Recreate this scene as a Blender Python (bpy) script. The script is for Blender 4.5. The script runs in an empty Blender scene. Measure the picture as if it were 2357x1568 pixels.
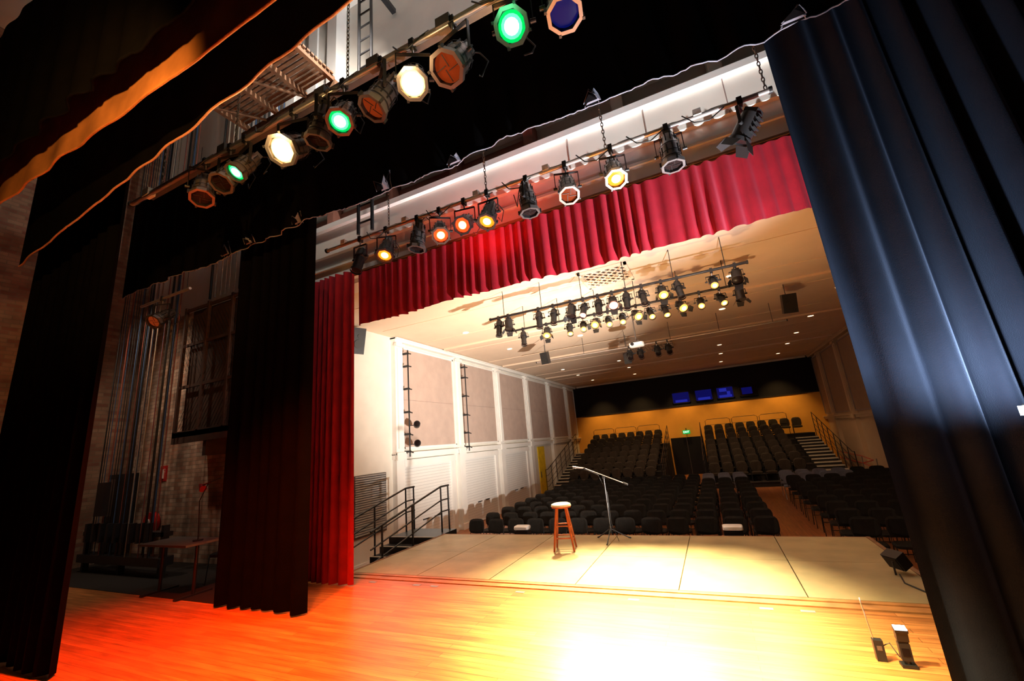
import bpy, math, random
from mathutils import Vector, Matrix, Euler
random.seed(7)
S=bpy.context.scene
try:
    S.view_settings.view_transform='Standard'
    S.view_settings.look='None'
except Exception as e: print(e)

# ---------------------------------------------------------------- materials
MATS={}
def new_mat(name):
    m=bpy.data.materials.new(name); m.use_nodes=True
    return m, m.node_tree, m.node_tree.nodes['Principled BSDF']
def pm(name,col,rough=0.5,metal=0.0,noise=0.12,nscale=6.0,bump=0.0,bscale=40.0,sheen=0.0,spec=0.5,sheencol=None):
    if name in MATS: return MATS[name]
    m,nt,b=new_mat(name)
    n=nt.nodes; l=nt.links
    tc=n.new('ShaderNodeTexCoord'); nz=n.new('ShaderNodeTexNoise'); nz.inputs['Scale'].default_value=nscale
    nz.inputs['Detail'].default_value=4
    l.new(tc.outputs['Object'],nz.inputs['Vector'])
    cr=n.new('ShaderNodeValToRGB')
    cr.color_ramp.elements[0].position=0.3; cr.color_ramp.elements[1].position=0.7
    cr.color_ramp.elements[0].color=(*[max(0,c*(1-noise)) for c in col],1)
    cr.color_ramp.elements[1].color=(*[min(1,c*(1+noise)) for c in col],1)
    l.new(nz.outputs['Fac'],cr.inputs['Fac']); l.new(cr.outputs['Color'],b.inputs['Base Color'])
    b.inputs['Roughness'].default_value=rough; b.inputs['Metallic'].default_value=metal
    b.inputs['Specular IOR Level'].default_value=spec
    if sheen>0:
        b.inputs['Sheen Weight'].default_value=sheen
        if sheencol: b.inputs['Sheen Tint'].default_value=(*sheencol,1)
    if bump>0:
        nb=n.new('ShaderNodeTexNoise'); nb.inputs['Scale'].default_value=bscale
        l.new(tc.outputs['Object'],nb.inputs['Vector'])
        bp=n.new('ShaderNodeBump'); bp.inputs['Strength'].default_value=bump; bp.inputs['Distance'].default_value=0.01
        l.new(nb.outputs['Fac'],bp.inputs['Height']); l.new(bp.outputs['Normal'],b.inputs['Normal'])
    MATS[name]=m; return m
def em(name,col,strength,base=None):
    if name in MATS: return MATS[name]
    m,nt,b=new_mat(name)
    b.inputs['Base Color'].default_value=(*(base or [c*.3 for c in col]),1)
    b.inputs['Emission Color'].default_value=(*col,1); b.inputs['Emission Strength'].default_value=strength
    b.inputs['Roughness'].default_value=0.35; b.inputs['Specular IOR Level'].default_value=.05
    MATS[name]=m; return m
def brick_mat(name,c1,c2,mort,bw,rh,mort_size,rough,vec='XY',bump=0.0,grain=False,offset=0.5,spec=0.5,lo=.68,hi=1.2):
    m,nt,b=new_mat(name); n=nt.nodes; l=nt.links
    tc=n.new('ShaderNodeTexCoord'); sep=n.new('ShaderNodeSeparateXYZ'); com=n.new('ShaderNodeCombineXYZ')
    l.new(tc.outputs['Object'],sep.inputs[0])
    l.new(sep.outputs[vec[0]],com.inputs[0]); l.new(sep.outputs[vec[1]],com.inputs[1])
    br=n.new('ShaderNodeTexBrick'); br.inputs['Scale'].default_value=1
    br.inputs['Brick Width'].default_value=bw; br.inputs['Row Height'].default_value=rh
    br.inputs['Mortar Size'].default_value=mort_size; br.offset=offset
    br.inputs['Color1'].default_value=(*c1,1); br.inputs['Color2'].default_value=(*c2,1); br.inputs['Mortar'].default_value=(*mort,1)
    l.new(com.outputs[0],br.inputs['Vector'])
    out=br.outputs['Color']
    nz=n.new('ShaderNodeTexNoise'); mp=n.new('ShaderNodeMapping')
    mp.inputs['Scale'].default_value=(1.2,14,1) if grain else (1.5,1.5,1.5)
    l.new(com.outputs[0],mp.inputs['Vector']); l.new(mp.outputs[0],nz.inputs['Vector']); nz.inputs['Scale'].default_value=1.5; nz.inputs['Detail'].default_value=6
    mr=n.new('ShaderNodeMapRange'); mr.inputs['From Min'].default_value=0.3; mr.inputs['From Max'].default_value=0.7
    mr.inputs['To Min'].default_value=lo; mr.inputs['To Max'].default_value=hi
    l.new(nz.outputs['Fac'],mr.inputs['Value'])
    mx=n.new('ShaderNodeMixRGB'); mx.blend_type='MULTIPLY'; mx.inputs['Fac'].default_value=1
    l.new(out,mx.inputs['Color1']); l.new(mr.outputs[0],mx.inputs['Color2'])
    l.new(mx.outputs[0],b.inputs['Base Color'])
    b.inputs['Roughness'].default_value=rough; b.inputs['Specular IOR Level'].default_value=spec
    if bump>0:
        bp=n.new('ShaderNodeBump'); bp.inputs['Strength'].default_value=bump; bp.inputs['Distance'].default_value=0.01; bp.invert=True
        l.new(br.outputs['Fac'],bp.inputs['Height']); l.new(bp.outputs['Normal'],b.inputs['Normal'])
    MATS[name]=m; return m

black_metal=pm('black_metal',(0.02,0.02,0.022),0.4,0.3)
grey_metal=pm('grey_metal',(0.18,0.165,0.165),0.35,0.7)
silver_metal=pm('silver_metal',(0.5,0.5,0.52),0.3,0.9)
pipe_metal=pm('pipe_metal',(0.55,0.5,0.48),0.35,0.7)
black_cloth=pm('black_drape',(0.0032,0.003,0.0036),0.95,0,0.2,4,0.3,120,spec=0.03)
navy_cloth=pm('navy_black_drape',(0.0075,0.0105,0.019),0.85,0,0.2,4,0.3,150,sheen=0.22,spec=0.12,sheencol=(0.55,0.68,1))
hem_cloth=pm('hem_webbing',(0.2,0.21,0.27),0.8)
tan_cloth=pm('tan_border_cloth',(0.48,0.2,0.06),0.8,0,0.3,3)
red_velvet=pm('red_velvet',(0.27,0.006,0.016),0.75,0,0.15,4,0.2,120,sheen=0.3,spec=0.2,sheencol=(1,0.2,0.3))
cream=pm('cream_paint',(0.74,0.71,0.64),0.6,0,0.05,2)
white_paint=pm('white_paint',(0.84,0.83,0.8),0.5,0,0.04,2)
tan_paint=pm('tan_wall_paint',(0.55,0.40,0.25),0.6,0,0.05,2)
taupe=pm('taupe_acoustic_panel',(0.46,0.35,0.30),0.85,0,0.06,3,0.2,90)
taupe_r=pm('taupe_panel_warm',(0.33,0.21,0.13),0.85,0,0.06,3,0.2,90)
taupe_dark=pm('taupe_frame',(0.3,0.22,0.19),0.8)
ceil_m=pm('ceiling_plaster',(0.78,0.61,0.46),0.8,0,0.03,2)
amber=pm('amber_paint',(0.75,0.36,0.055),0.7,0,0.05,2)
blackwall=pm('black_wall_paint',(0.006,0.006,0.011),0.6,spec=.2)
yellow=pm('yellow_paint',(0.8,0.55,0.02),0.5)
recess_brown=pm('brown_red_recess_shade',(0.25,0.1,0.07),0.8,0,0.25,3)  # brown-red header band, with the recess shadow put into its colour
timber=pm('rough_timber',(0.24,0.12,0.055),0.7,0,0.35,5)
edge_timber=pm('varnished_edge_timber',(0.45,0.19,0.06),0.4,0,0.3,5)
ptimber=pm('platform_timber',(0.15,0.07,0.03),0.8,0,0.4,5)
dtimber=pm('dark_timber',(0.04,0.018,0.01),0.7,0,0.35,5)
gapm=pm('dark_gap',(0.012,0.007,0.004),0.8)
stool_wood=pm('stool_wood',(0.42,0.09,0.025),0.35,0,0.2,12)
seat_vinyl=pm('cream_seat_pad',(0.8,0.72,0.55),0.5)
chair_fab=pm('black_chair_fabric',(0.012,0.010,0.008),0.75,0,0.25,20,spec=.2)
tier_fab=pm('tier_seat_fabric',(0.032,0.023,0.016),0.75,0,0.25,20,spec=.3)
chair_grey=pm('chair_lit_grey',(0.13,0.14,0.19),0.4)  # light falling on the rear chairs is put into this grey
dark_int=pm('dark_carpet',(0.014,0.010,0.008),0.9)
step_m=pm('stair_nosing',(0.55,0.5,0.42),0.6)
black_rubber=pm('black_rubber',(0.01,0.01,0.01),0.5)
rope_b=pm('blue_rope',(0.03,0.07,0.15),0.8)
rope_w=pm('pale_rope',(0.3,0.25,0.19),0.8)
rope_r=pm('red_rope',(0.2,0.05,0.03),0.8)
grey_louvre=pm('grey_louvre',(0.38,0.37,0.36),0.5)
chainm=pm('chain_steel',(0.3,0.27,0.25),0.4,0.8)
red_sign=pm('red_sign',(0.6,0.02,0.02),0.5)
white_pl=pm('white_plastic',(0.8,0.8,0.78),0.4)
floor_m=brick_mat('stage_floorboards',(0.60,0.24,0.068),(0.45,0.155,0.04),(0.16,0.055,0.016),1.9,0.085,0.0022,0.32,'XY',0.1,True,0.37,lo=.6,hi=1.25)
hallfloor_m=brick_mat('hall_floorboards',(0.42,0.16,0.06),(0.34,0.12,0.04),(0.1,0.04,0.015),2.2,0.09,0.002,0.35,'YX',0.1,True,0.37)
thrust_m=pm('thrust_masonite',(0.42,0.33,0.17),0.45,0,0.16,2.5)
brick_m=brick_mat('painted_brick',(0.55,0.43,0.33),(0.38,0.2,0.13),(0.3,0.24,0.18),0.24,0.085,0.008,0.85,'XZ',0.5,lo=.4,hi=1.3)
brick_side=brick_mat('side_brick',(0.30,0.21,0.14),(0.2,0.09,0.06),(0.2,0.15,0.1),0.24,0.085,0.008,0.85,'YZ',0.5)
roller_m=brick_mat('roller_door',(0.82,0.82,0.8),(0.81,0.81,0.79),(0.55,0.55,0.55),30,0.09,0.005,0.45,'YZ',0.3,lo=.97,hi=1.0)
L_warm=em('lens_warm_lit',(1,0.5,0.1),6)
L_warmcore=em('lens_warm_core',(1,0.9,0.65),30)
L_hall=em('lens_hall_lit',(1,0.42,0.08),2.4)
L_hallcore=em('lens_hall_core',(1,0.75,0.35),10)
L_green=em('lens_green_lit',(0.0,0.75,0.13),1.0)
L_greenmid=em('lens_green_mid',(0.12,1,0.4),1.6)
L_greenhot=em('lens_green_hot',(0.6,1,0.8),5)
L_orange=em('lens_orange_lit',(1,0.2,0.01),2.2)
L_redor=em('lens_red_lit',(1,0.06,0.01),2.0)
L_yel=em('lens_yellow_core',(1,0.6,0.12),8)
L_blue=em('lens_blue_lit',(0.01,0.02,0.4),0.22,(0.002,.003,.012))
L_pink=em('lens_pink_lit',(1,0.28,0.2),4)
L_dull=em('lens_orange_gel',(0.5,0.06,0.01),0.35,(.05,.008,.002))
L_dark=pm('lens_dark_glass',(0.012,0.007,0.007),0.3,spec=.1)
L_white=em('flash_white',(0.85,0.93,1),30)
L_down=em('downlight_glow',(1,0.75,0.45),5)
L_scr=em('booth_window_blue',(0.01,0.01,0.22),0.35,(0,0,.01))
L_scr2=em('booth_monitor_blue',(0.03,0.04,0.6),0.5,(0,0,.02))
exit_g=em('exit_green',(0.0,0.45,0.08),0.9)
exit_w=em('exit_white',(0.8,1,0.85),2.0)

# ---------------------------------------------------------------- mesh builder
class M:
    def __init__(s): s.v=[];s.f=[];s.mi=[];s.sm=[];s.mats=[]
    def m(s,mat):
        if mat not in s.mats: s.mats.append(mat)
        return s.mats.index(mat)
    def add(s,vs,fs,mat,smooth=False,T=None):
        o=len(s.v); k=s.m(mat)
        for v in vs:
            v=Vector(v)
            if T is not None: v=T@v
            s.v.append(v)
        for f in fs: s.f.append([i+o for i in f]); s.mi.append(k); s.sm.append(smooth)
    def box(s,c,d,mat,T=None):
        x,y,z=c;a,b,e=d[0]/2,d[1]/2,d[2]/2
        vs=[(x-a,y-b,z-e),(x+a,y-b,z-e),(x+a,y+b,z-e),(x-a,y+b,z-e),(x-a,y-b,z+e),(x+a,y-b,z+e),(x+a,y+b,z+e),(x-a,y+b,z+e)]
        s.add(vs,[(0,3,2,1),(4,5,6,7),(0,1,5,4),(1,2,6,5),(2,3,7,6),(3,0,4,7)],mat,False,T)
    def b2(s,x0,x1,y0,y1,z0,z1,mat,T=None):
        s.box(((x0+x1)/2,(y0+y1)/2,(z0+z1)/2),(x1-x0,y1-y0,z1-z0),mat,T)
    def cyl(s,p0,p1,r0,mat,r1=None,n=10,T=None,cap=(True,True),phase=0,smooth=True):
        if r1 is None:r1=r0
        p0=Vector(p0);p1=Vector(p1);d=(p1-p0).normalized()
        u=d.orthogonal().normalized()
        if abs(d.z)>0.999: u=Vector((1,0,0))
        w=d.cross(u)
        vs=[]
        for p,r in((p0,r0),(p1,r1)):
            for i in range(n):
                a=2*math.pi*i/n+phase
                vs.append(p+u*math.cos(a)*r+w*math.sin(a)*r)
        s.add(vs,[(i,(i+1)%n,n+(i+1)%n,n+i) for i in range(n)],mat,smooth,T)
        if cap[0]: s.add(vs[:n],[tuple(reversed(range(n)))],mat,False,T)
        if cap[1]: s.add(vs[n:],[tuple(range(n))],mat,False,T)
    def disc(s,c,nrm,r,mat,n=16,bulge=0.0,T=None,phase=0):
        c=Vector(c);d=Vector(nrm).normalized();u=d.orthogonal().normalized()
        if abs(d.z)>0.999: u=Vector((1,0,0))
        w=d.cross(u)
        vs=[c+d*bulge]+[c+d*bulge*0.6+(u*math.cos(2*math.pi*i/n)+w*math.sin(2*math.pi*i/n))*r*0.6 for i in range(n)]+[c+(u*math.cos(2*math.pi*i/n)+w*math.sin(2*math.pi*i/n))*r for i in range(n)]
        fs=[(0,1+i,1+(i+1)%n) for i in range(n)]+[(1+i,1+n+i,1+n+(i+1)%n,1+(i+1)%n) for i in range(n)]
        s.add(vs,fs,mat,bulge>0,T)
    def tube(s,pts,r,mat,n=6,T=None,closed=False):
        pts=[Vector(p) for p in pts]; N=len(pts); vs=[]
        for i,p in enumerate(pts):
            if closed: t=pts[(i+1)%N]-pts[i-1]
            else: t=pts[min(i+1,N-1)]-pts[max(i-1,0)]
            t.normalize()
            ref=Vector((0,0,1)) if abs(t.z)<0.95 else Vector((0,1,0))
            u=t.cross(ref).normalized(); w=t.cross(u)
            for k in range(n):
                a=2*math.pi*k/n; vs.append(p+u*math.cos(a)*r+w*math.sin(a)*r)
        fs=[]
        for i in range(N if closed else N-1):
            j=(i+1)%N
            for k in range(n): fs.append((i*n+k,i*n+(k+1)%n,j*n+(k+1)%n,j*n+k))
        s.add(vs,fs,mat,True,T)
        if not closed: s.add(vs[:n],[tuple(range(n))],mat,False,T); s.add(vs[-n:],[tuple(reversed(range(n)))],mat,False,T)
    def slab(s,c,w,h,t,mat,T=None,p=5,n=20,curve=0.0):
        def ring(k,yy):
            o=[]
            for i in range(n):
                a=2*math.pi*(i+.5)/n; ca,sa=math.cos(a),math.sin(a)
                x=math.copysign(abs(ca)**(2/p),ca)*w/2*k; z=math.copysign(abs(sa)**(2/p),sa)*h/2*(1-(1-k)*w/h)
                o.append((c[0]+x,c[1]+yy-curve*(x/(w/2))**2,c[2]+z))
            return o
        rs=[ring(.88,-t/2),ring(1,-t/4),ring(1,t/4),ring(.88,t/2)]
        vs=[v for r in rs for v in r]; fs=[]
        for q in range(3):
            for i in range(n): fs.append((q*n+i,q*n+(i+1)%n,(q+1)*n+(i+1)%n,(q+1)*n+i))
        fs.append(tuple(reversed(range(n)))); fs.append(tuple(range(3*n,4*n)))
        s.add(vs,fs,mat,False,T)
    def mesh(s,name,loc=(0,0,0)):
        me=bpy.data.meshes.new(name); L=Vector(loc)
        me.from_pydata([v-L for v in s.v],[],s.f)
        for mt in s.mats: me.materials.append(mt)
        me.polygons.foreach_set('material_index',s.mi); me.polygons.foreach_set('use_smooth',s.sm)
        me.update(); return me
    def build(s,name,loc=(0,0,0)):
        o=bpy.data.objects.new(name,s.mesh(name,loc)); o.location=loc; S.collection.objects.link(o); return o
def put(me,name,loc,rz=0.0):
    o=bpy.data.objects.new(name,me); o.location=loc; o.rotation_euler=(0,0,rz); S.collection.objects.link(o); return o
def child(o,par):
    o.parent=par; o.matrix_parent_inverse=Matrix.Translation(-par.location)
def spot(name,loc,tgt,e,col,ang=50,blend=0.6,r=0.06,par=None):
    L=bpy.data.lights.new(name,'SPOT'); L.energy=e;L.color=col;L.spot_size=math.radians(ang);L.spot_blend=blend;L.shadow_soft_size=r
    o=bpy.data.objects.new(name,L); o.location=loc
    o.rotation_euler=(Vector(tgt)-Vector(loc)).to_track_quat('-Z','Y').to_euler(); S.collection.objects.link(o)
    if par: child(o,par)
    return o
def point(name,loc,e,col,r=0.1,par=None):
    L=bpy.data.lights.new(name,'POINT'); L.energy=e;L.color=col;L.shadow_soft_size=r
    o=bpy.data.objects.new(name,L); o.location=loc; S.collection.objects.link(o)
    if par: child(o,par)
    return o
def bx(name,x0,x1,y0,y1,z0,z1,mat):
    m=M(); m.b2(x0,x1,y0,y1,z0,z1,mat); return m.build(name,(0,0,0))

# ---------------------------------------------------------------- stage house shell
HF=-0.9; HL=-8.45; HR=5.8; HB=28.6; HC=5.3
SW=-13.0; SE=4.6; SB=-4.0; PW=5.62; SC=12.0; PO=-6.12; PR=1.95
bx('floor_stage',SW,SE,SB,5.36,-0.2,0,floor_m)
bx('floor_wing_shade_sheet',SW,-6.72,4.05,PW,-.1,0.006,gapm)  # dark sheet added in place of the shade behind the wing leg
bx('wall_stage_left',SW-.2,SW,SB,6,-0.2,SC,brick_side)
bx('wall_stage_right',SE,SE+.2,SB,6,-0.2,SC,blackwall)
bx('wall_stage_back',SW,SE,SB-.2,SB,-0.2,SC,blackwall)
bx('ceiling_stage',SW,SE,SB,6,SC,SC+.2,cream)
m=M()
m.b2(SW,PO-.2,PW,PW+.38,-0.2,5.6,brick_m)
m.b2(PO-.2,PO,PW,PW+.38,-0.2,5.6,cream)
m.b2(PR,SE,PW,PW+.38,-0.2,5.6,blackwall)
m.b2(SW,SE,PW,PW+.38,5.6,SC,cream)
m.b2(PO,PR,PW,PW+.38,5.05,5.6,cream)
m.build('wall_proscenium')
m=M()
m.b2(-7.8,3.6,PW-.22,PW,5.14,5.62,white_paint)
m.b2(-7.8,3.6,PW-.3,PW,5.62,6.2,cream)
m.b2(-7.8,3.6,PW-.38,PW-.02,6.14,6.24,white_paint)
m.b2(-7.8,-1.9,PW-.06,PW,6.25,6.62,recess_brown)
for x in (-6.2,-4.7,-3.3,-1.9,-.5,.8,2.1): m.b2(x,x+.16,PW-.25,PW,6.2,6.95,recess_brown if x<-1 else cream)
m.b2(-7.8,3.6,PW-.2,PW,6.75,7.25,white_paint)
for x in (-5.5,-4.1,-2.6,-1.2,.2,1.5,2.7): m.b2(x,x+.015,PW-.215,PW-.18,6.6,8.4,black_metal)
for x in (-1.2,-.1,.9,1.9): m.b2(x,x+.012,PW-.31,PW-.29,5.62,6.14,taupe_dark)
m.b2(-7.8,3.6,PW-.26,PW-.2,5.36,5.40,cream)
m.build('trim_header_beams')
m=M()
m.b2(-6.1,1.8,5.36,5.385,-.2,-.02,gapm)
m.b2(-6.1,1.85,5.385,5.5,-.2,.006,edge_timber); m.b2(-6.1,1.85,5.5,5.52,-.2,-.02,gapm)
m.b2(-6.1,1.85,5.52,5.59,-.2,.012,edge_timber)
m.b2(-6.1,1.85,5.59,5.63,-.2,-.03,gapm)
m.build('trim_stage_edge')
m=M()
for i,x in enumerate([-5.0,-4.2,-3.9,-2.6,-1.2,.1,.45]):
    m.b2(x,x+.12,5.22,5.27,0,.003,silver_metal)
m.build('floor_socket_plates')
m=M()
xs=[-5.75,-4.44,-3.19,-1.94,-.69,.58,1.78]
for a,b in zip(xs[:-1],xs[1:]):
    m.b2(a+.006,b-.006,5.64,6.98,-.04,0,thrust_m); m.b2(a+.006,b-.006,6.985,8.33,-.04,0,thrust_m)
m.b2(-5.75,1.78,5.63,8.33,HF,-.042,black_metal)
m.b2(-5.78,1.81,8.33,8.37,HF,-.0,timber); m.b2(-5.8,-5.75,5.63,8.37,HF,.004,timber); m.b2(1.78,1.83,5.63,8.37,HF,.004,timber)
m.build('thrust_stage_platform')

# ---------------------------------------------------------------- hall shell
bx('floor_hall',HL,HR,6.02,HB,HF-.2,HF,hallfloor_m)
bx('wall_hall_left',HL-.2,HL,6.02,HB,HF-.2,HC+.2,cream)
bx('wall_hall_right',HR,HR+.2,6.02,HB,HF-.2,HC+.2,tan_paint)
bx('ceiling_hall',HL,HR,6.02,HB,HC,HC+.2,ceil_m)
m=M()
m.b2(HL,HR,HB,HB+.2,HF,3.22,amber); m.b2(HL,HR,HB,HB+.2,3.22,HC,blackwall)
m.build('wall_hall_rear')
m=M(); m.b2(-2.5,-.65,HB-.06,HB-.005,HF,1.3,blackwall); m.b2(-1.59,-1.57,HB-.08,HB-.06,HF,1.3,grey_metal); m.build('door_2')
m=M(); m.b2(HL+.002,HL+.05,20.85,21.75,HF,1.55,yellow); m.b2(HL+.05,HL+.08,20.95,21.0,0,.3,grey_metal); m.build('door_1')
for i,(x,w) in enumerate([(-1.48,1.05),(-.15,1.0),(1.05,.95),(2.3,1.0)]):
    m=M(); m.b2(x-w/2,x+w/2,HB-.04,HB-.01,3.42,4.05,L_scr if i<3 else L_dark)
    for a in (x-w/2,x+w/2-.04): m.b2(a,a+.04,HB-.07,HB-.04,3.38,4.1,blackwall)
    m.b2(x-w/2,x+w/2,HB-.07,HB-.04,4.05,4.1,blackwall); m.b2(x-w/2,x+w/2,HB-.07,HB-.04,3.38,3.42,blackwall)
    if i<3: m.b2(x-.35,x+.35,HB-.06,HB-.045,3.45,3.6,L_scr2)
    if i==2: m.b2(x-.3,x+.1,HB-.055,HB-.045,3.8,4.0,L_scr2); m.b2(x+.1,x+.28,HB-.058,HB-.045,3.6,3.8,L_scr2)
    if i==3: m.b2(x-.35,x+.2,HB-.055,HB-.045,3.5,3.9,L_scr)
    m.build('window_%d'%(i+1))
m=M(); m.b2(-1.72,-1.3,HB-.3,HB-.22,1.5,1.72,exit_g); m.b2(-1.53,-1.49,HB-.28,HB-.24,1.72,1.8,black_metal); m.b2(-1.53,-1.49,HB-.28,HB,1.8,1.84,black_metal)
ex=m.build('exit_sign',(-1.51,HB-.26,1.6))
tc=bpy.data.curves.new('exit_text','FONT'); tc.body='EXIT'; tc.size=.17; tc.align_x='CENTER'; tc.align_y='CENTER'; tc.extrude=.004
to=bpy.data.objects.new('exit_text',tc); to.location=(-1.51,HB-.31,1.61); to.rotation_euler=(math.pi/2,0,0); tc.materials.append(exit_w); S.collection.objects.link(to); child(to,ex)

PIL=[9.95,13.3,16.6,19.9,23.2,26.5]
def wall_trim(side):
    m=M(); X=HL if side=='left' else HR; sg=1 if side=='left' else -1
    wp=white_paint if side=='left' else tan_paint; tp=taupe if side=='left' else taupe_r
    def b(d0,d1,y0,y1,z0,z1,mat): m.b2(min(X+sg*d0,X+sg*d1),max(X+sg*d0,X+sg*d1),y0,y1,z0,z1,mat)
    up=HC
    for i,y in enumerate(PIL):
        b(0,.16,y-.17,y+.17,HF,up,wp)
        b(.16,.2,y-.1,y+.1,1.95,up-.35,wp)
        b(.16,.24,y-.2,y+.2,up-.3,up-.2,wp); b(.16,.22,y-.2,y+.2,1.62,1.85,wp)
        b(.16,.2,y-.2,y+.2,HF,HF+.2,wp)
    b(0,.2,9.75,HB,up-.14,up-.01,wp); b(0,.26,9.75,HB,up-.07,up-.03,wp)
    b(0,.13,9.75,HB,1.66,1.80,wp); b(0,.19,9.75,HB,1.78,1.83,wp)
    b(0,.03,6.1,9.7,HF,HF+.15,wp)
    for i in range(len(PIL)):
        y0=PIL[i]+.2; y1=(PIL[i+1] if i+1<len(PIL) else HB)-.2
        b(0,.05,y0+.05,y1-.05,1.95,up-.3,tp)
        for z in (1.93,up-.3): b(.0,.09,y0+.02,y1-.02,z,z+.06,taupe_dark if side=='right' else wp)
        for yy in (y0+.02,y1-.07): b(0,.09,yy,yy+.05,1.95,up-.25,taupe_dark if side=='right' else wp)
        b(.05,.055,y0+.1,y1-.1,3.4,3.41,taupe_dark)
        if i<3 and side=='left':
            b(0,.04,y0+.05,y1-.3,HF+.02,1.55,roller_m); b(0,.14,y0,y1-.2,1.42,1.62,wp)
            b(.04,.06,y0+.9,y0+1.2,HF+.7,HF+.73,black_metal); b(.04,.06,y0+1.5,y0+1.8,HF+.7,HF+.73,black_metal)
            b(0,.1,y1-.42,y1-.2,HF,1.6,wp)
        elif i>=4 or side=='right':
            b(0,.04,y0+.15,y1-.15,HF+.3,1.45,wp)
    m.build('trim_wall_panels_'+side)
wall_trim('left'); wall_trim('right')
m=M(); m.b2(HL,HR,HB-.05,HB,3.19,3.25,black_metal); m.b2(HL+.3,HR-.3,HB-.05,HB,HC-.1,HC,cream); m.build('trim_rear')
m=M()
for y in (7.2,9.1,11,12.9,15.6,18.3,21,23.7,26.2): m.b2(HL+.3,HR-.3,y,y+.03,HC-.015,HC,ceil_m)
for y in (12.2,16.9,22.4): m.b2(HL+.3,HR-.3,y,y+.22,HC-.06,HC,ceil_m)
m.build('trim_ceiling_battens')
for (cx,cy,w) in ((-1.55,8.95,1.0),(-1.55,18.2,1.3)):
    m=M(); z=HC-.035
    m.b2(cx-w/2,cx+w/2,cy-w/2,cy+w/2,HC-.012,HC-.001,dtimber)
    k=5
    for i in range(-k,k+1):
        t=i*w/k
        for sgn in (1,-1):
            x0=max(-w/2,t-w/2); x1=min(w/2,t+w/2)
            if x1-x0<.05: continue
            m.cyl((cx+x0,cy+sgn*(x0-t),z),(cx+x1,cy+sgn*(x1-t),z),.022,ceil_m,n=4)
    for s1 in (-1,1):
        m.box((cx+s1*w/2,cy,z),(.06,w+.06,.05),ceil_m); m.box((cx,cy+s1*w/2,z),(w+.06,.06,.05),ceil_m)
    m.build('ceiling_grille')
m=M(); m.cyl((0,0,0),(0,0,-.02),.11,white_pl,r1=.1,n=16,cap=(False,False)); m.disc((0,0,-.012),(0,0,-1),.085,L_down,16); dl=m.mesh('recessed_downlight')
for y in (10.9,14.0,17.4,20.4,23,26.0):
    for x in (-6.4,-3.6,1.0,3.9):
        put(dl,'recessed_downlight',(x+random.uniform(-.1,.1),y,HC))
m=M(); m.b2(HL,HL+.05,8.25,9.45,-.15,1.35,grey_metal)
for i in range(26): m.b2(HL+.04,HL+.08,8.3,9.4,-.1+i*.056,-.1+i*.056+.035,grey_louvre)
m.build('wall_vent_louvre')

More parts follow.
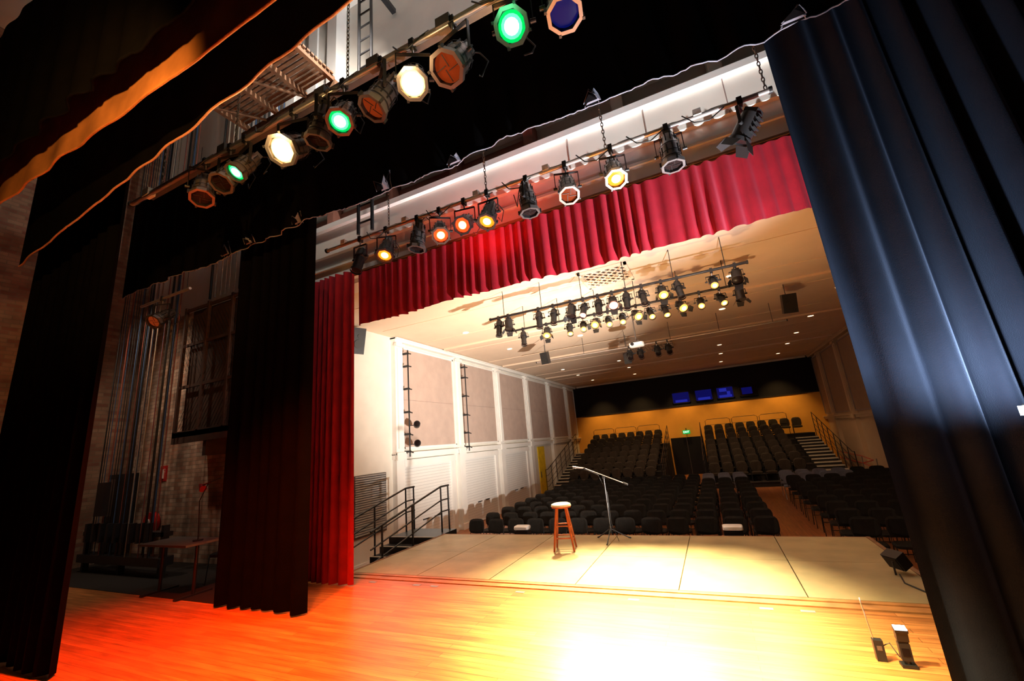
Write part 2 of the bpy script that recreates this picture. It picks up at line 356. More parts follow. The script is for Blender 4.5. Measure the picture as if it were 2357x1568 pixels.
# ---------------------------------------------------------------- stage light fixtures
def fixture(kind,lens,tilt,pan,scale=1.0,body=None,yoke=.3,core=None):
    m=M(); body=body or grey_metal
    m.box((0,0,-.01),(.05,.07,.09),black_metal); m.cyl((0,.0,-.05),(0,0,-.12),.012,silver_metal,n=6)
    m.tube([(0,.03,.03),(0,.045,0),(0,.03,-.04)],.01,silver_metal,n=5)
    T0=Matrix.Rotation(pan,4,'Z')
    sc=scale; hw=.145*sc if kind=='par' else .125*sc
    yz=-.12; pz=-.12-yoke*sc
    m.box((0,0,yz),(2*hw+.02,.03,.008),black_metal,T0)
    for s1 in (-1,1):
        m.box((s1*(hw+.01),0,(yz+pz)/2),(.008,.03,abs(yz-pz)),black_metal,T0)
        m.cyl((s1*(hw-.01),0,pz),(s1*(hw+.035),0,pz),.018,black_metal,n=8,T=T0)
    T=T0@Matrix.Translation((0,0,pz))@Matrix.Rotation(-tilt,4,'X')@Matrix.Scale(sc,4)
    if kind=='par':
        m.cyl((0,0,.24),(0,0,.08),.07,body,r1=.105,n=16,T=T)
        m.cyl((0,0,.08),(0,0,-.16),.105,body,r1=.115,n=16,T=T,cap=(False,False))
        for i in range(10):
            a=i*math.pi/5; m.box((math.cos(a)*.088,math.sin(a)*.088,.16),(.012,.012,.13),black_metal,T)
            m.box((math.cos(a)*.108,math.sin(a)*.108,.0),(.014,.014,.12),black_metal,T)
        for z in (.08,-.02,-.09): m.cyl((0,0,z),(0,0,z-.012),.121,black_metal,n=16,T=T,cap=(False,False))
        ph=math.pi/8
        m.cyl((0,0,-.14),(0,0,-.19),.142,body,n=8,T=T,cap=(True,False),phase=ph,smooth=False)
        m.cyl((0,0,-.19),(0,0,-.190001),.142,body,r1=.112,n=8,T=T,cap=(False,False),phase=ph,smooth=False)
        m.cyl((0,0,-.19),(0,0,-.15),.112,black_metal,n=8,T=T,cap=(False,False),phase=ph,smooth=False)
        for i in range(4):
            a=math.pi/8*1+i*math.pi/2; m.box((math.cos(a)*.145,math.sin(a)*.145,-.165),(.02,.02,.06),black_metal,T)
        m.disc((0,0,-.152),(0,0,-1),.105,lens,18,.008,T)
        if core:
            if lens==L_green: m.disc((0,0,-.162),(0,0,-1),.082,L_greenmid,16,.004,T)
            m.disc((0,0,-.168),(0,0,-1),.088 if lens==L_warm else .058,core,14,.004,T)
        for i in range(4):
            a=i*math.pi/2+.4
            if lens in (L_dull,L_dark): m.box((math.cos(a)*.05,math.sin(a)*.05,-.165),(.09 if i%2==0 else .006,.006 if i%2==0 else .09,.004),black_metal,T)
        m.box((0,0,.27),(.09,.09,.08),body,T)
        m.tube([(0,.02,.3),(.05,.08,.36),(.12,.16,.26),(.1,.2,.05),(.02,.2,.2)],.007,black_rubber,n=5,T=T)
    elif kind=='profile':
        m.cyl((0,0,-.25),(0,0,.02),.078,body,n=14,T=T,cap=(False,False))
        m.cyl((0,0,-.25),(0,0,-.285),.095,body,n=14,T=T,cap=(False,False))
        m.cyl((0,0,.02),(0,0,.16),.1,body,r1=.085,n=14,T=T)
        m.cyl((0,0,.16),(0,0,.22),.075,body,r1=.04,n=14,T=T)
        m.box((0,0,.02),(.2,.12,.05),body,T); m.box((.11,0,.0),(.03,.04,.02),black_metal,T)
        for z in (-.05,-.15): m.cyl((0,0,z),(0,0,z-.015),.084,black_metal,n=14,T=T,cap=(False,False))
        m.disc((0,0,-.255),(0,0,-1),.077,lens,14,.015,T)
        if core: m.disc((0,0,-.272),(0,0,-1),.045,core,12,.005,T)
    else:
        m.cyl((0,0,.14),(0,0,-.12),.11,body,n=12,T=T)
        m.cyl((0,0,-.12),(0,0,-.16),.125,body,n=12,T=T,cap=(True,False))
        m.box((0,0,.16),(.15,.15,.06),body,T)
        for i in range(4): m.box((0,.112,.1-.05*i),(.14,.02,.012),black_metal,T)
        m.disc((0,0,-.14),(0,0,-1),.11,lens,14,.02,T)
        if core: m.disc((0,0,-.163),(0,0,-1),.06,core,12,.005,T)
        for k in range(4):
            Tk=T@Matrix.Rotation(k*math.pi/2,4,'Z')@Matrix.Translation((0,.125,-.16))@Matrix.Rotation(math.radians(35),4,'X')
            m.add([(-.09,0,0),(.09,0,0),(.07,0,-.12),(-.07,0,-.12),(-.09,.004,0),(.09,.004,0),(.07,.004,-.12),(-.07,.004,-.12)],[(0,1,2,3),(7,6,5,4),(0,4,5,1),(1,5,6,2),(2,6,7,3),(3,7,4,0)],black_metal,False,Tk)
    return m
def place_fix(name,loc,kind,lens,tilt,pan=0,scale=1.0,body=None,core=None,yoke=.3):
    m=fixture(kind,lens,math.radians(tilt),math.radians(pan),scale,body,yoke,core)
    return put(m.mesh(name),name,loc)
def chain(name,x,y,z0,z1):
    m=M(); z=z0; k=0; h=.05
    while z<z1:
        pts=[]
        for i in range(10):
            a=2*math.pi*i/10; px=math.cos(a)*.013; pz=math.sin(a)*.033
            pts.append((x+px,y,z+pz) if k%2==0 else (x,y+px,z+pz))
        m.tube(pts,.0055,chainm,n=4,closed=True); z+=h; k+=1
    return m.build(name,(x,y,z0))
def pipe(name,x0,x1,y,z,r=.026,mat=pipe_metal,extra=None):
    m=M(); m.cyl((x0,y,z),(x1,y,z),r,mat,n=12)
    m.cyl((x0-.03,y,z),(x0,y,z),r+.012,black_metal,n=10); m.cyl((x1,y,z),(x1+.03,y,z),r+.012,black_metal,n=10)
    if extra: extra(m)
    return m.build(name,(x0,y,z))
YB,ZB=2.5,5.42
def ex2(m):
    pts=[(-6.4+i*.105,YB+.03,ZB+.045+.02*math.sin(i*1.7)) for i in range(80)]
    m.tube(pts,.012,black_rubber,n=5)
    for x in (-6.2,-4.6,-3.0,-2.3,-1.5,-.9,.1): m.box((x,YB+.0,ZB+.02),(.14,.09,.1),white_pl if x<-6 else grey_metal)
    m.cyl((-6.5,YB-.02,ZB-.035),(2.4,YB-.02,ZB-.035),.016,pipe_metal,n=8)
    m.b2(-6.4,2.4,YB+.06,YB+.14,ZB+.06,ZB+.12,grey_metal)
    for k,x in enumerate((-5.2,-4.0,-2.9,-2.05,-1.2,-.6)):
        m.tube([(x,YB-.03,ZB+.05),(x+.1,YB-.08,ZB-.1),(x+.22,YB-.1,ZB-.16),(x+.33,YB-.06,ZB-.05),(x+.38,YB,ZB+.05)],.008,black_rubber,n=5)
pipe('lighting_batten',-6.6,2.6,YB,ZB,.03,pipe_metal,ex2)
A2=[(-4.95,'par',L_dark,25,60,None,.95),(-4.47,'par',L_dark,30,15,None,.95),(-4.2,'par',L_green,32,-10,L_greenhot,.85),
(-3.42,'par',L_warm,45,15,L_warmcore,1.15),(-3.0,'par',L_dark,10,-60,None,.95),(-2.7,'par',L_green,30,25,L_greenhot,.95),(-2.22,'par',L_dull,28,-38,None,1.0),
(-1.85,'par',L_warm,34,30,L_warmcore,1.0),(-1.42,'par',L_dull,32,-12,None,1.1),(-.86,'par',L_green,42,10,L_greenhot,1.0),(-.45,'par',L_blue,12,10,None,1.0)]
o2=[]
for x,k,l,t,p,c,s in A2:
    o2.append(place_fix('par_can_stage_light',(x,YB,ZB),k,l,t,p,s,grey_metal,c,.28))
YA,ZA=4.4,5.05
def ex1(m):
    for x in (-4.7,-3.5,-2.3,-1.3,.45): m.box((x,YA,ZA+.04),(.08,.07,.07),white_pl)
    pts=[(-4.8+i*.1,YA+.03,ZA+.04+.015*math.sin(i*1.3)) for i in range(58)]
    m.tube(pts,.009,black_rubber,n=5)
    for k,x in enumerate((-4.2,-3.1,-1.9,-.9,-.3,.3)):
        m.tube([(x,YA-.03,ZA+.05),(x+.1,YA-.06,ZA-.1),(x+.24,YA-.08,ZA-.15),(x+.4,YA-.04,ZA-.03)],.007,black_rubber,n=5)
pipe('lighting_batten',-5.05,1.12,YA,ZA,.026,pipe_metal,ex1)
A1=[(-4.36,'profile',L_dark,20,0,None,black_metal),(-3.85,'par',L_orange,30,20,L_yel,black_metal),(-3.28,'par',L_dark,8,-60,None,grey_metal),
(-2.9,'par',L_redor,40,35,L_yel,black_metal),(-2.5,'par',L_redor,50,10,L_yel,black_metal),(-2.14,'par',L_orange,28,0,L_yel,black_metal),
(-1.58,'par',L_dark,3,90,None,grey_metal),(-1.06,'par',L_dull,26,20,None,grey_metal),(-.5,'par',L_orange,28,15,L_yel,grey_metal),
(.12,'par',L_dark,2,0,None,silver_metal),(.85,'fresnel',L_dark,40,-115,None,black_metal)]
o1=[]
for x,k,l,t,p,c,b in A1:
    o1.append(place_fix('profile_spotlight' if k=='profile' else ('fresnel_spotlight' if k=='fresnel' else 'par_can_stage_light'),(x,YA,ZA),k,l,t,p,.92,b,c,.22))
for x in (-3.8,-2.15,-.55,1.1): chain('suspension_chain',x,YA,ZA+.05,7.6)
for x in (-5.9,-4.4,-2.65): chain('suspension_chain',x,YB,ZB+.05,9.0)
chain('suspension_chain',-.9,YB,ZB+.05,7.0)

bar_m=black_metal
def exh(y,x0,x1,z):
    def f(m):
        n=6
        for i in range(n):
            x=x0+.35+(x1-x0-.7)*i/(n-1); m.cyl((x,y,z),(x,y,HC-.002),.008,black_metal,n=5)
    return f
HZ=4.68
pipe('hall_lighting_bar',-4.25,1.1,8.4,HZ,.026,bar_m,exh(8.4,-4.25,1.1,HZ))
pipe('hall_lighting_bar',-4.3,1.15,9.7,HZ,.026,bar_m,exh(9.7,-4.3,1.15,HZ))
pipe('hall_lighting_bar',-5.5,2.55,14.4,HZ,.022,pipe_metal,exh(14.4,-5.5,2.55,HZ))
h1=[(-4.05,L_dark),(-3.8,L_dark),(-3.05,L_dark),(-2.7,L_dark),(-2.3,L_dark),(-2.02,L_pink),(-1.7,L_dark),(-1.4,L_pink),(-1.12,L_dark),(-.8,L_dark),(-.42,L_hall),(-.12,L_dark),(.5,L_hall),(.9,L_dark)]
h2=[(-4.0,L_dark),(-3.35,L_hall),(-2.75,L_hall),(-2.4,L_hall),(-2.1,L_hall),(-1.78,L_hall),(-1.45,L_hall),(-1.12,L_hall),(-.82,L_hall),(-.5,L_hall),(-.15,L_hall),(.25,L_hall),(.65,L_hall),(1.02,L_dark)]
for row,y in ((h1,8.4),(h2,9.7)):
    for i,(x,l) in enumerate(row):
        k='profile' if i%3!=1 else 'fresnel'
        place_fix('profile_spotlight' if k=='profile' else 'fresnel_spotlight',(x,y,HZ),k,l,random.uniform(35,55) if l!=L_dark else random.uniform(5,35),random.uniform(-12,30),.84,black_metal,L_hallcore if l!=L_dark else None,.12)
for x in (-2.1,-1.75,-1.2,-.85): place_fix('profile_spotlight',(x,14.4,HZ),'profile',L_dark,50,10,1.1,black_metal,None,.12)
for y,fx in ((10.15,True),(13.5,False)):
    m=M(); X=HL+.34
    m.cyl((X,y,1.7),(X,y,4.9),.022,black_metal,n=8)
    for z in (1.85,2.35,3.0,3.7,4.4,4.8): m.b2(HL+.16,X+.02,y-.03,y+.03,z-.03,z+.03,black_metal); m.cyl((X,y,z),(X+.12,y,z-.04),.02,black_metal,n=6)
    m.build('wall_boom_pipe',(X,y,1.7))
    if fx:
        for z in (2.6,2.05):
            m=M(); c=Vector((X+.1,y+.22,z)); m.cyl(c,c+Vector((.16,-.2,.02)),.1,black_metal,n=12); m.cyl(c,c-Vector((.08,-.1,.0)),.06,black_metal,n=10); m.disc(c+Vector((.161,-.201,.02)),(.62,-.78,.08),.08,L_dark,12,.01)
            m.cyl((X,y,z),c,.012,black_metal,n=6); m.build('wall_spotlight',tuple(c))
def speaker(name,x,y,z,rz,w=.3,h=.45,hang=True):
    m=M(); m.add([(-w/2,-.15,-h/2),(w/2,-.15,-h/2),(w/2*.6,.15,-h/2),(-w/2*.6,.15,-h/2),(-w/2,-.15,h/2),(w/2,-.15,h/2),(w/2*.6,.15,h/2),(-w/2*.6,.15,h/2)],
       [(0,3,2,1),(4,5,6,7),(0,1,5,4),(1,2,6,5),(2,3,7,6),(3,0,4,7)],black_metal)
    m.cyl((0,-.151,-.08),(0,-.165,-.08),w*.36,black_rubber,n=16); m.cyl((0,-.151,.13),(0,-.165,.13),w*.16,black_rubber,n=12)
    T=Matrix.Rotation(rz,4,'Z')@Matrix.Rotation(.25,4,'X'); m.v=[T@v for v in m.v]
    if hang: m.cyl((0,0,h/2-.02),(0,0,HC-z),.012,grey_metal,n=6)
    return put(m.mesh(name),name,(x,y,z))
speaker('hanging_loudspeaker',2.35,12.6,4.75,.2,.34,.5)
speaker('hanging_loudspeaker',-4.7,13.2,4.55,-.1,.26,.4)
speaker('hanging_loudspeaker',-2.3,15.2,4.45,.0,.26,.4)
speaker('wall_loudspeaker',HL+.22,8.18,4.85,1.2,.34,.7,False)
m=M(); m.slab((0,0,0),.42,.14,.34,white_pl,p=6); m.cyl((-.1,-.17,0),(-.1,-.21,0),.05,black_metal,n=14); m.cyl((0,0,.06),(0,0,.95),.02,grey_metal,n=8); m.box((0,0,.09),(.2,.2,.02),grey_metal)
put(m.mesh('ceiling_projector'),'ceiling_projector',(-1.6,12.6,4.35))

# ---------------------------------------------------------------- drapes
def drape(name,x0,x1,y,zb,zt,mat,period=.2,amp=.05,seed=0,nz=10,hem=None,hemwave=.0,yslope=0.0,flare=0.0,sharp=1.0,topamp=.5,dens=10,hemr=.011,jag=0.0):
    rnd=random.Random(seed)
    L=abs(x1-x0); nx=max(12,int(L/period*dens))
    ph=[rnd.uniform(0,6.28) for _ in range(6)]
    m=M(); vs=[]
    zbf=zb if callable(zb) else (lambda x:zb)
    bottoms=[]
    jg=[rnd.uniform(-1,1)*jag for _ in range(nx+1)]
    for j in range(nz+1):
        s=j/nz
        for i in range(nx+1):
            u=i/nx*L
            a=2*math.pi*u/period+1.1*math.sin(u/period*1.3+ph[0])+.8*math.sin(u/period*.57+ph[1])
            am=amp*(.55+.45*math.sin(u/period*.9+ph[2]))*(topamp+(1-topamp)*s)+amp*.25
            w=math.sin(a+.35*s*math.sin(u*2+ph[3])); w=math.copysign(abs(w)**sharp,w)
            x=x0+(x1-x0)*i/nx
            xx=x+flare*s*(x-x0)+amp*.25*math.cos(a)*s
            zb_=zbf(x)+hemwave*(math.sin(a)*.4+math.sin(u*1.7+ph[4])+.6*math.sin(u*4.1+ph[5]))+jg[i]
            z=zt+(zb_-zt)*s
            p=(xx,y+am*w+yslope*(x-x0),z); vs.append(p)
            if j==nz: bottoms.append(p)
    fs=[]
    W=nx+1
    for j in range(nz):
        for i in range(nx): fs.append((j*W+i,j*W+i+1,(j+1)*W+i+1,(j+1)*W+i))
    m.add(vs,fs,mat,True)
    if hem: m.tube(bottoms,hemr,hem,n=5)
    return m,bottoms
def drape_o(name,*a,**k):
    m,b=drape(name,*a,**k); return m.build(name,(a[0],a[2],0))
drape_o('red_pelmet_curtain',-5.22,2.3,5.2,4.02,4.98,red_velvet,period=.17,amp=.045,seed=3,nz=8,hemwave=.018,sharp=.8,topamp=.5)
drape_o('red_house_curtain',-6.1,-5.14,5.05,.015,4.98,red_velvet,period=.16,amp=.06,seed=5,nz=12,topamp=.8)
drape_o('red_house_curtain',1.75,2.6,5.05,.015,4.98,red_velvet,period=.16,amp=.06,seed=6,nz=12,topamp=.8)
m=M(); m.cyl((-6.3,5.3,5.03),(2.6,5.3,5.03),.022,timber,n=8); m.box((-1.85,5.3,5.06),(8.9,.08,.03),timber); m.build('curtain_track')
drape_o('black_leg_curtain',-6.65,-4.88,4.0,.02,5.6,black_cloth,period=.24,amp=.06,seed=8,nz=10,topamp=.6)
drape_o('black_leg_curtain',-8.55,-6.08,2.25,.02,6.2,black_cloth,period=.26,amp=.06,seed=9,nz=10,topamp=.6)
drape_o('black_leg_curtain',1.07,3.6,4.0,.02,6.0,navy_cloth,period=.25,amp=.12,seed=12,nz=14,topamp=.45,flare=.12,sharp=.85,dens=18,yslope=-.05)
m,b=drape('b',-9.5,3.4,3.65,5.04,7.0,black_cloth,period=.42,amp=.035,seed=15,nz=8,hem=hem_cloth,hemwave=.03,topamp=.3,hemr=.007,jag=.010)
rr=random.Random(4)
last=-99
for i,p in enumerate(b):
    if rr.random()<.06 and p[0]>-6.5 and p[0]-last>.45:
        last=p[0]
        hgt=rr.uniform(.1,.24); w=rr.uniform(.05,.09)
        for k in range(3):
            dx=rr.uniform(-.05,.05); hh=hgt*(1-.25*k)
            y0=p[1]-.02-.025*k
            vs=[(p[0]-w+dx,y0,p[2]-.01),(p[0]+w+dx,y0,p[2]-.01),(p[0]+dx*2.4,y0-.05,p[2]+hh),(p[0]+dx,y0-.06,p[2]+hh*.35),(p[0]+w*.8+dx,y0-.02,p[2]+hh*.45)]
            m.add(vs,[(0,1,3),(0,3,2),(1,4,3),(3,4,2)],hem_cloth if k==1 else black_cloth)
            m.tube([vs[0],vs[2],vs[4],vs[1]],.006,hem_cloth,n=4)
m.build('black_border_curtain',(-9.5,3.65,5.1))
def hemA(x): return 4.60+ (x+7.0)*.125
m,b=drape('a',-7.6,2.5,1.85,lambda x: hemA(x) if x<-1.8 else 5.25,7.4,black_cloth,period=.6,amp=.012,seed=18,nz=6,hem=pm('hem_tape_warm',(0.5,.27,.18),.7),hemwave=.004,topamp=.4,hemr=.010,jag=.003)
m.build('black_border_curtain',(-7.6,1.85,5.1))
m,b=drape('b',-9.0,2.5,1.42,4.9,7.4,tan_cloth,period=.8,amp=.012,seed=21,nz=6,hem=tan_cloth,hemwave=.010,topamp=.4,jag=.004); m.build('tan_border_curtain',(-9,1.42,5))
m,b=drape('c',-9.0,2.5,1.22,5.05,7.4,black_cloth,period=.5,amp=.03,seed=22,nz=6,hem=black_cloth,hemwave=.02,topamp=.4,jag=.01); m.build('black_border_curtain',(-9,1.22,5))

# ---------------------------------------------------------------- backstage left
m=M()
rr=random.Random(11)
for i in range(30):
    x=-12.2+i*.085+rr.uniform(-.03,.03); y=4.75+rr.uniform(-.12,.12)
    m.cyl((x,y,.35),(x,y,11.8),rr.choice([.008,.011,.014]),rr.choice([rope_b,rope_w,black_rubber,rope_r,black_rubber,black_rubber]),n=5,cap=(False,False))
for i in range(14):
    x=-9.3+i*.16+rr.uniform(-.03,.03)
    m.cyl((x,5.05,5.4),(x,5.05,11.9),rr.choice([.012,.018,.025]),rr.choice([rope_b,rope_w,black_rubber,black_rubber]),n=5,cap=(False,False))
m.b2(-12.4,-9.4,4.65,4.9,.2,.35,black_metal); m.b2(-12.4,-9.4,4.7,4.85,.7,.78,black_metal)
for x in (-12.3,-10.9,-9.5): m.b2(x,x+.08,4.7,4.8,0.007,.9,black_metal)
for i in range(9): m.b2(-12.1+i*.28,-12.02+i*.28,4.6,4.7,.6,.95,black_metal)
m.b2(-11.7,-11.4,4.55,4.65,1.1,1.75,black_metal)
m.build('rope_rigging_rail',(-11,4.75,.35))
m=M()
m.b2(-10.0,-7.2,4.95,5.6,2.5,2.6,dtimber); m.b2(-10.0,-7.2,4.95,5.0,2.38,2.62,dtimber)
for x in (-10.0,-9.2,-8.4,-7.6): m.b2(x,x+.06,4.95,5.01,2.6,5.3,dtimber)
for z in (3.5,4.4,5.2): m.b2(-10.0,-7.2,4.96,5.0,z,z+.06,dtimber)
m.b2(-9.95,-7.2,5.1,5.14,2.62,5.25,dtimber)
for x in (-9.0,-7.4): m.b2(x,x+.1,5.0,5.6,2.1,2.5,dtimber)
for i in range(26):
    x=-9.95+i*.1
    for sg in (1,-1):
        xe=min(max(x+sg*.8,-9.95),-7.2); m.cyl((x,4.97,2.65 if sg>0 else 3.85),(xe,4.97,(2.65 if sg>0 else 3.85)+abs(xe-x)*1.5),.004,black_metal,n=3,cap=(False,False))
m.build('timber_fly_gallery',(-9,5.2,2.5))
m=M()
for i in range(13): m.b2(-7.5,-5.0,3.35+i*.082,3.35+i*.082+.055,8.5,8.54,ptimber)
for x in (-7.45,-6.6,-5.8,-5.1): m.b2(x,x+.07,3.3,4.45,8.4,8.5,ptimber)
for y in (3.28,4.42): m.b2(-7.6,-5.0,y,y+.08,8.28,8.42,ptimber)
for k in range(2): m.cyl((-7.2+k*1.1,3.4,8.1),(-6.8+k*1.1,4.4,8.35),.025,ptimber,n=5)
m.build('slatted_timber_platform',(-6.3,3.9,8.5))
m=M()
for x in (-4.75,-4.45): m.cyl((x,4.75,5.4),(x,4.75,11.9),.03,black_metal,n=6)
for i in range(20): m.cyl((-4.75,4.75,5.6+i*.32),(-4.45,4.75,5.6+i*.32),.018,black_metal,n=6)
m.b2(-4.65,-4.55,4.75,5.6,6.9,7.0,black_metal);m.b2(-4.65,-4.55,4.75,5.6,11,11.1,black_metal)
m.build('steel_wall_ladder',(-5,4.6,5.4))
m=M()
for x in (-9.3,-8.4,-7.6,-6.9,-6.3): m.b2(x,x+.28,PW-.28,PW,7.3,SC,white_paint); m.b2(x-.14,x-.04,PW-.1,PW,7.3,SC,blackwall)  # black strips are painted shadow bars beside the white pilasters
m.build('trim_fly_pilasters_shadow_bars')
m=M(); m.b2(-8.6,-7.3,3.95,4.5,.73,.76,grey_metal)
for x in (-8.4,-7.5): m.cyl((x,4.22,.03),(x,4.22,.73),.025,black_metal,n=8); m.b2(x-.03,x+.03,3.97,4.48,0.007,.03,black_metal)
m.build('prompt_desk_table',(-7.95,4.22,0))
def chair_mesh(fab,frame,name):
    m=M()
    m.slab((0,0,0),.46,.42,.06,fab,T=Matrix.Translation((0,-.02,.44))@Matrix.Rotation(math.pi/2,4,'X'),p=4.5,n=16)
    m.slab((0,0,0),.45,.36,.045,fab,T=Matrix.Translation((0,.22,.69))@Matrix.Rotation(-.18,4,'X'),p=3.6,n=18,curve=.035)
    for s1 in (-1,1):
        m.tube([(s1*.22,-.22,0),(s1*.21,-.18,.41),(s1*.21,.16,.42),(s1*.2,.2,.52),(s1*.19,.25,.72)],.011,frame,n=5)
        m.tube([(s1*.22,.26,0),(s1*.21,.1,.41)],.011,frame,n=5)
    m.tube([(-.2,.02,.4),(.2,.02,.4)],.01,frame,n=5); m.tube([(-.215,.17,.25),(.215,.17,.25)],.008,frame,n=5)
    return m.mesh(name)
cm=chair_mesh(chair_fab,black_metal,'audience_chair'); cg=chair_mesh(chair_grey,silver_metal,'lit_grey_audience_chair')
put(cm,'backstage_chair',(-7.7,4.85,0.007),.3)
m=M()
m.b2(-11.62,-11.36,PW-.015,PW-.002,1.66,2.0,red_sign); m.cyl((-11.49,PW-.02,1.72),(-11.49,PW-.02,1.88),.035,white_pl,n=10); m.cyl((-11.49,PW-.02,1.88),(-11.49,PW-.02,1.92),.015,white_pl,n=6)
m.tube([(-11.49,PW-.02,1.92),(-11.43,PW-.02,1.93),(-11.42,PW-.02,1.85)],.006,white_pl,n=4); m.build('fire_extinguisher_sign',(-11.5,PW,1.8))
m=M(); m.cyl((-11.6,PW-.15,.8),(-11.6,PW-.03,.8),.22,red_sign,n=20); m.cyl((-11.6,PW-.17,.8),(-11.6,PW-.15,.8),.08,white_pl,n=14); m.b2(-11.65,-11.55,PW-.03,PW-.002,0.007,1.0,black_metal); m.build('fire_hose_reel',(-11.6,PW-.1,.8))
m=M(); m.b2(-12.9,-12.5,5.2,5.6,.007,1.9,black_metal); m.b2(-12.85,-12.55,5.19,5.2,1.0,1.8,grey_metal); m.build('dimmer_cabinet',(-12.7,5.4,1.5))
m=M(); m.cyl((-9.6,4.0,5.0),(-8.0,4.0,5.0),.025,pipe_metal,n=8)
for x in (-9.5,-8.1): m.cyl((x,4.0,5.0),(x,4.0,8),.006,black_metal,n=4)
m.build('side_lighting_pipe',(-8.8,4,5))
place_fix('par_can_stage_light',(-8.85,4.0,5.0),'par',L_dull,50,20,1.0,grey_metal,None,.26)
dred=pm('dark_red_enamel',(.3,.012,.012),.4)
m=M(); m.cyl((-7.55,4.25,.76),(-7.55,4.25,.78),.07,black_metal,n=14); m.tube([(-7.55,4.25,.78),(-7.6,4.25,1.35),(-7.35,4.22,1.62),(-7.0,4.2,1.68)],.008,black_metal,n=6); m.cyl((-7.6,4.24,1.6),(-7.48,4.22,1.53),.02,dred,r1=.055,n=12); m.tube([(-7.55,4.23,1.58),(-7.3,4.22,1.63)],.012,dred,n=6); m.build('red_desk_lamp',(-7.55,4.25,.76))

# ---------------------------------------------------------------- thrust objects
m=M(); sx,sy=-2.6,7.26; h=.72
m.cyl((sx,sy,h-.045),(sx,sy,h-.02),.165,stool_wood,n=24); m.cyl((sx,sy,h-.02),(sx,sy,h+.01),.175,seat_vinyl,r1=.165,n=24)
m.cyl((sx,sy,h+.01),(sx,sy,h+.025),.165,seat_vinyl,r1=.13,n=24)
legs=[]
for k in range(4):
    a=math.pi/4+k*math.pi/2+.2; t=Vector((sx+math.cos(a)*.11,sy+math.sin(a)*.11,h-.045)); b0=Vector((sx+math.cos(a)*.235,sy+math.sin(a)*.235,0.006))
    mid=t.lerp(b0,.5); m.cyl(b0,mid,.016,stool_wood,r1=.021,n=10); m.cyl(mid,t,.021,stool_wood,r1=.017,n=10); legs.append((t,b0))
for k in range(4):
    for f in (.42,.7):
        f2=f+(.06 if k%2 else 0); a=legs[k][0].lerp(legs[k][1],f2); b0=legs[(k+1)%4][0].lerp(legs[(k+1)%4][1],f2); m.cyl(a,b0,.011,stool_wood,n=8)
m.build('wooden_bar_stool',(sx,sy,0))
m=M(); x,y=-1.96,7.93
m.cyl((x,y,.12),(x,y,1.05),.011,black_metal,n=10); m.cyl((x,y,.14),(x,y,.24),.02,black_metal,n=10); m.cyl((x,y,.55),(x,y,.63),.017,black_metal,n=10)
for k in range(3):
    a=.5+k*2*math.pi/3; m.cyl((x,y,.2),(x+math.cos(a)*.33,y+math.sin(a)*.33,.014),.009,black_metal,n=8); m.cyl((x+math.cos(a)*.3,y+math.sin(a)*.3,.03),(x+math.cos(a)*.35,y+math.sin(a)*.35,.015),.012,black_rubber,n=8)
m.cyl((x-.02,y,1.07),(x+.02,y,1.07),.025,black_metal,n=10)
m.cyl((x+.42,y-.02,.93),(x-.32,y,1.24),.008,silver_metal,n=8); m.cyl((x+.42,y-.02,.93),(x+.34,y-.015,.965),.018,black_metal,n=8)
m.cyl((x-.32,y,1.24),(x-.36,y,1.25),.014,black_metal,n=8)
m.cyl((x-.36,y,1.25),(x-.5,y,1.27),.014,silver_metal,r1=.017,n=10); m.cyl((x-.5,y,1.27),(x-.56,y,1.278),.026,silver_metal,r1=.022,n=12)
m.tube([(x-.36,y,1.24),(x-.1,y+.01,1.12),(x+.02,y+.02,.8),(x+.02,y+.02,.3),(x+.15,y-.1,.012)],.005,black_rubber,n=5)
m.build('microphone_stand',(x,y,0))
fb=[]
for bx_,by in ((-4.0,8.62),(.0,8.62)):
    m=M(); m.b2(bx_-.15,bx_+.15,by-.1,by+.1,HF,.03,black_metal); m.slab((bx_,by,.08),.32,.09,.24,white_pl,p=6); fb.append(m.build('footlight_box',(bx_,by,HF)))
m=M(); c=Vector((1.62,6.55,.15)); T=Matrix.Translation(c)@Matrix.Rotation(-1.1,4,'Z')@Matrix.Rotation(.5,4,'X')
m.box((0,0,0),(.2,.12,.16),black_metal,T); m.box((0,-.062,0),(.17,.01,.13),L_dark,T)
for s1 in (-1,1): m.cyl(c+Vector((s1*.06,s1*.08,0)),(c.x+s1*.06,c.y+s1*.08,0.01),.01,black_metal,n=6)
m.tube([(1.6,6.5,0.01),(1.55,6.2,.01),(1.65,5.9,.01)],.008,black_rubber,n=5)
fl=m.build('floor_floodlight',tuple(c))
m=M()
for i in range(7): m.b2(-7.05,-5.82,8.3-.3*(i+1),8.3-.3*i,HF,-.13*(i),black_metal); m.b2(-7.05,-5.82,8.3-.3*(i+1),8.3-.3*(i+1)+.04,-.13*i,-.13*i+.006,step_m)
m.b2(-7.05,-5.82,8.3,8.9,HF,0,black_metal)
m.build('stage_access_steps',(-6.4,8,HF))
for X in (-5.98,-7.0):
    m=M()
    for dz in (0,-.3,-.55):
        pts=[(X,8.88,.98+dz),(X,8.55,.98+dz),(X,6.3,.46+dz)]
        m.tube(pts,.022 if dz==0 else .016,black_metal,n=8)
    for yy in (8.85,8.55,7.5,6.6):
        zt=.98 if yy>8.5 else .98-(8.55-yy)*.231
        zb=0 if yy>8.3 else -.13*int((8.3-yy)/.3)
        m.cyl((X,yy,zb),(X,yy,zt),.02,black_metal,n=8)
    m.build('stair_handrail',(X,8,0))

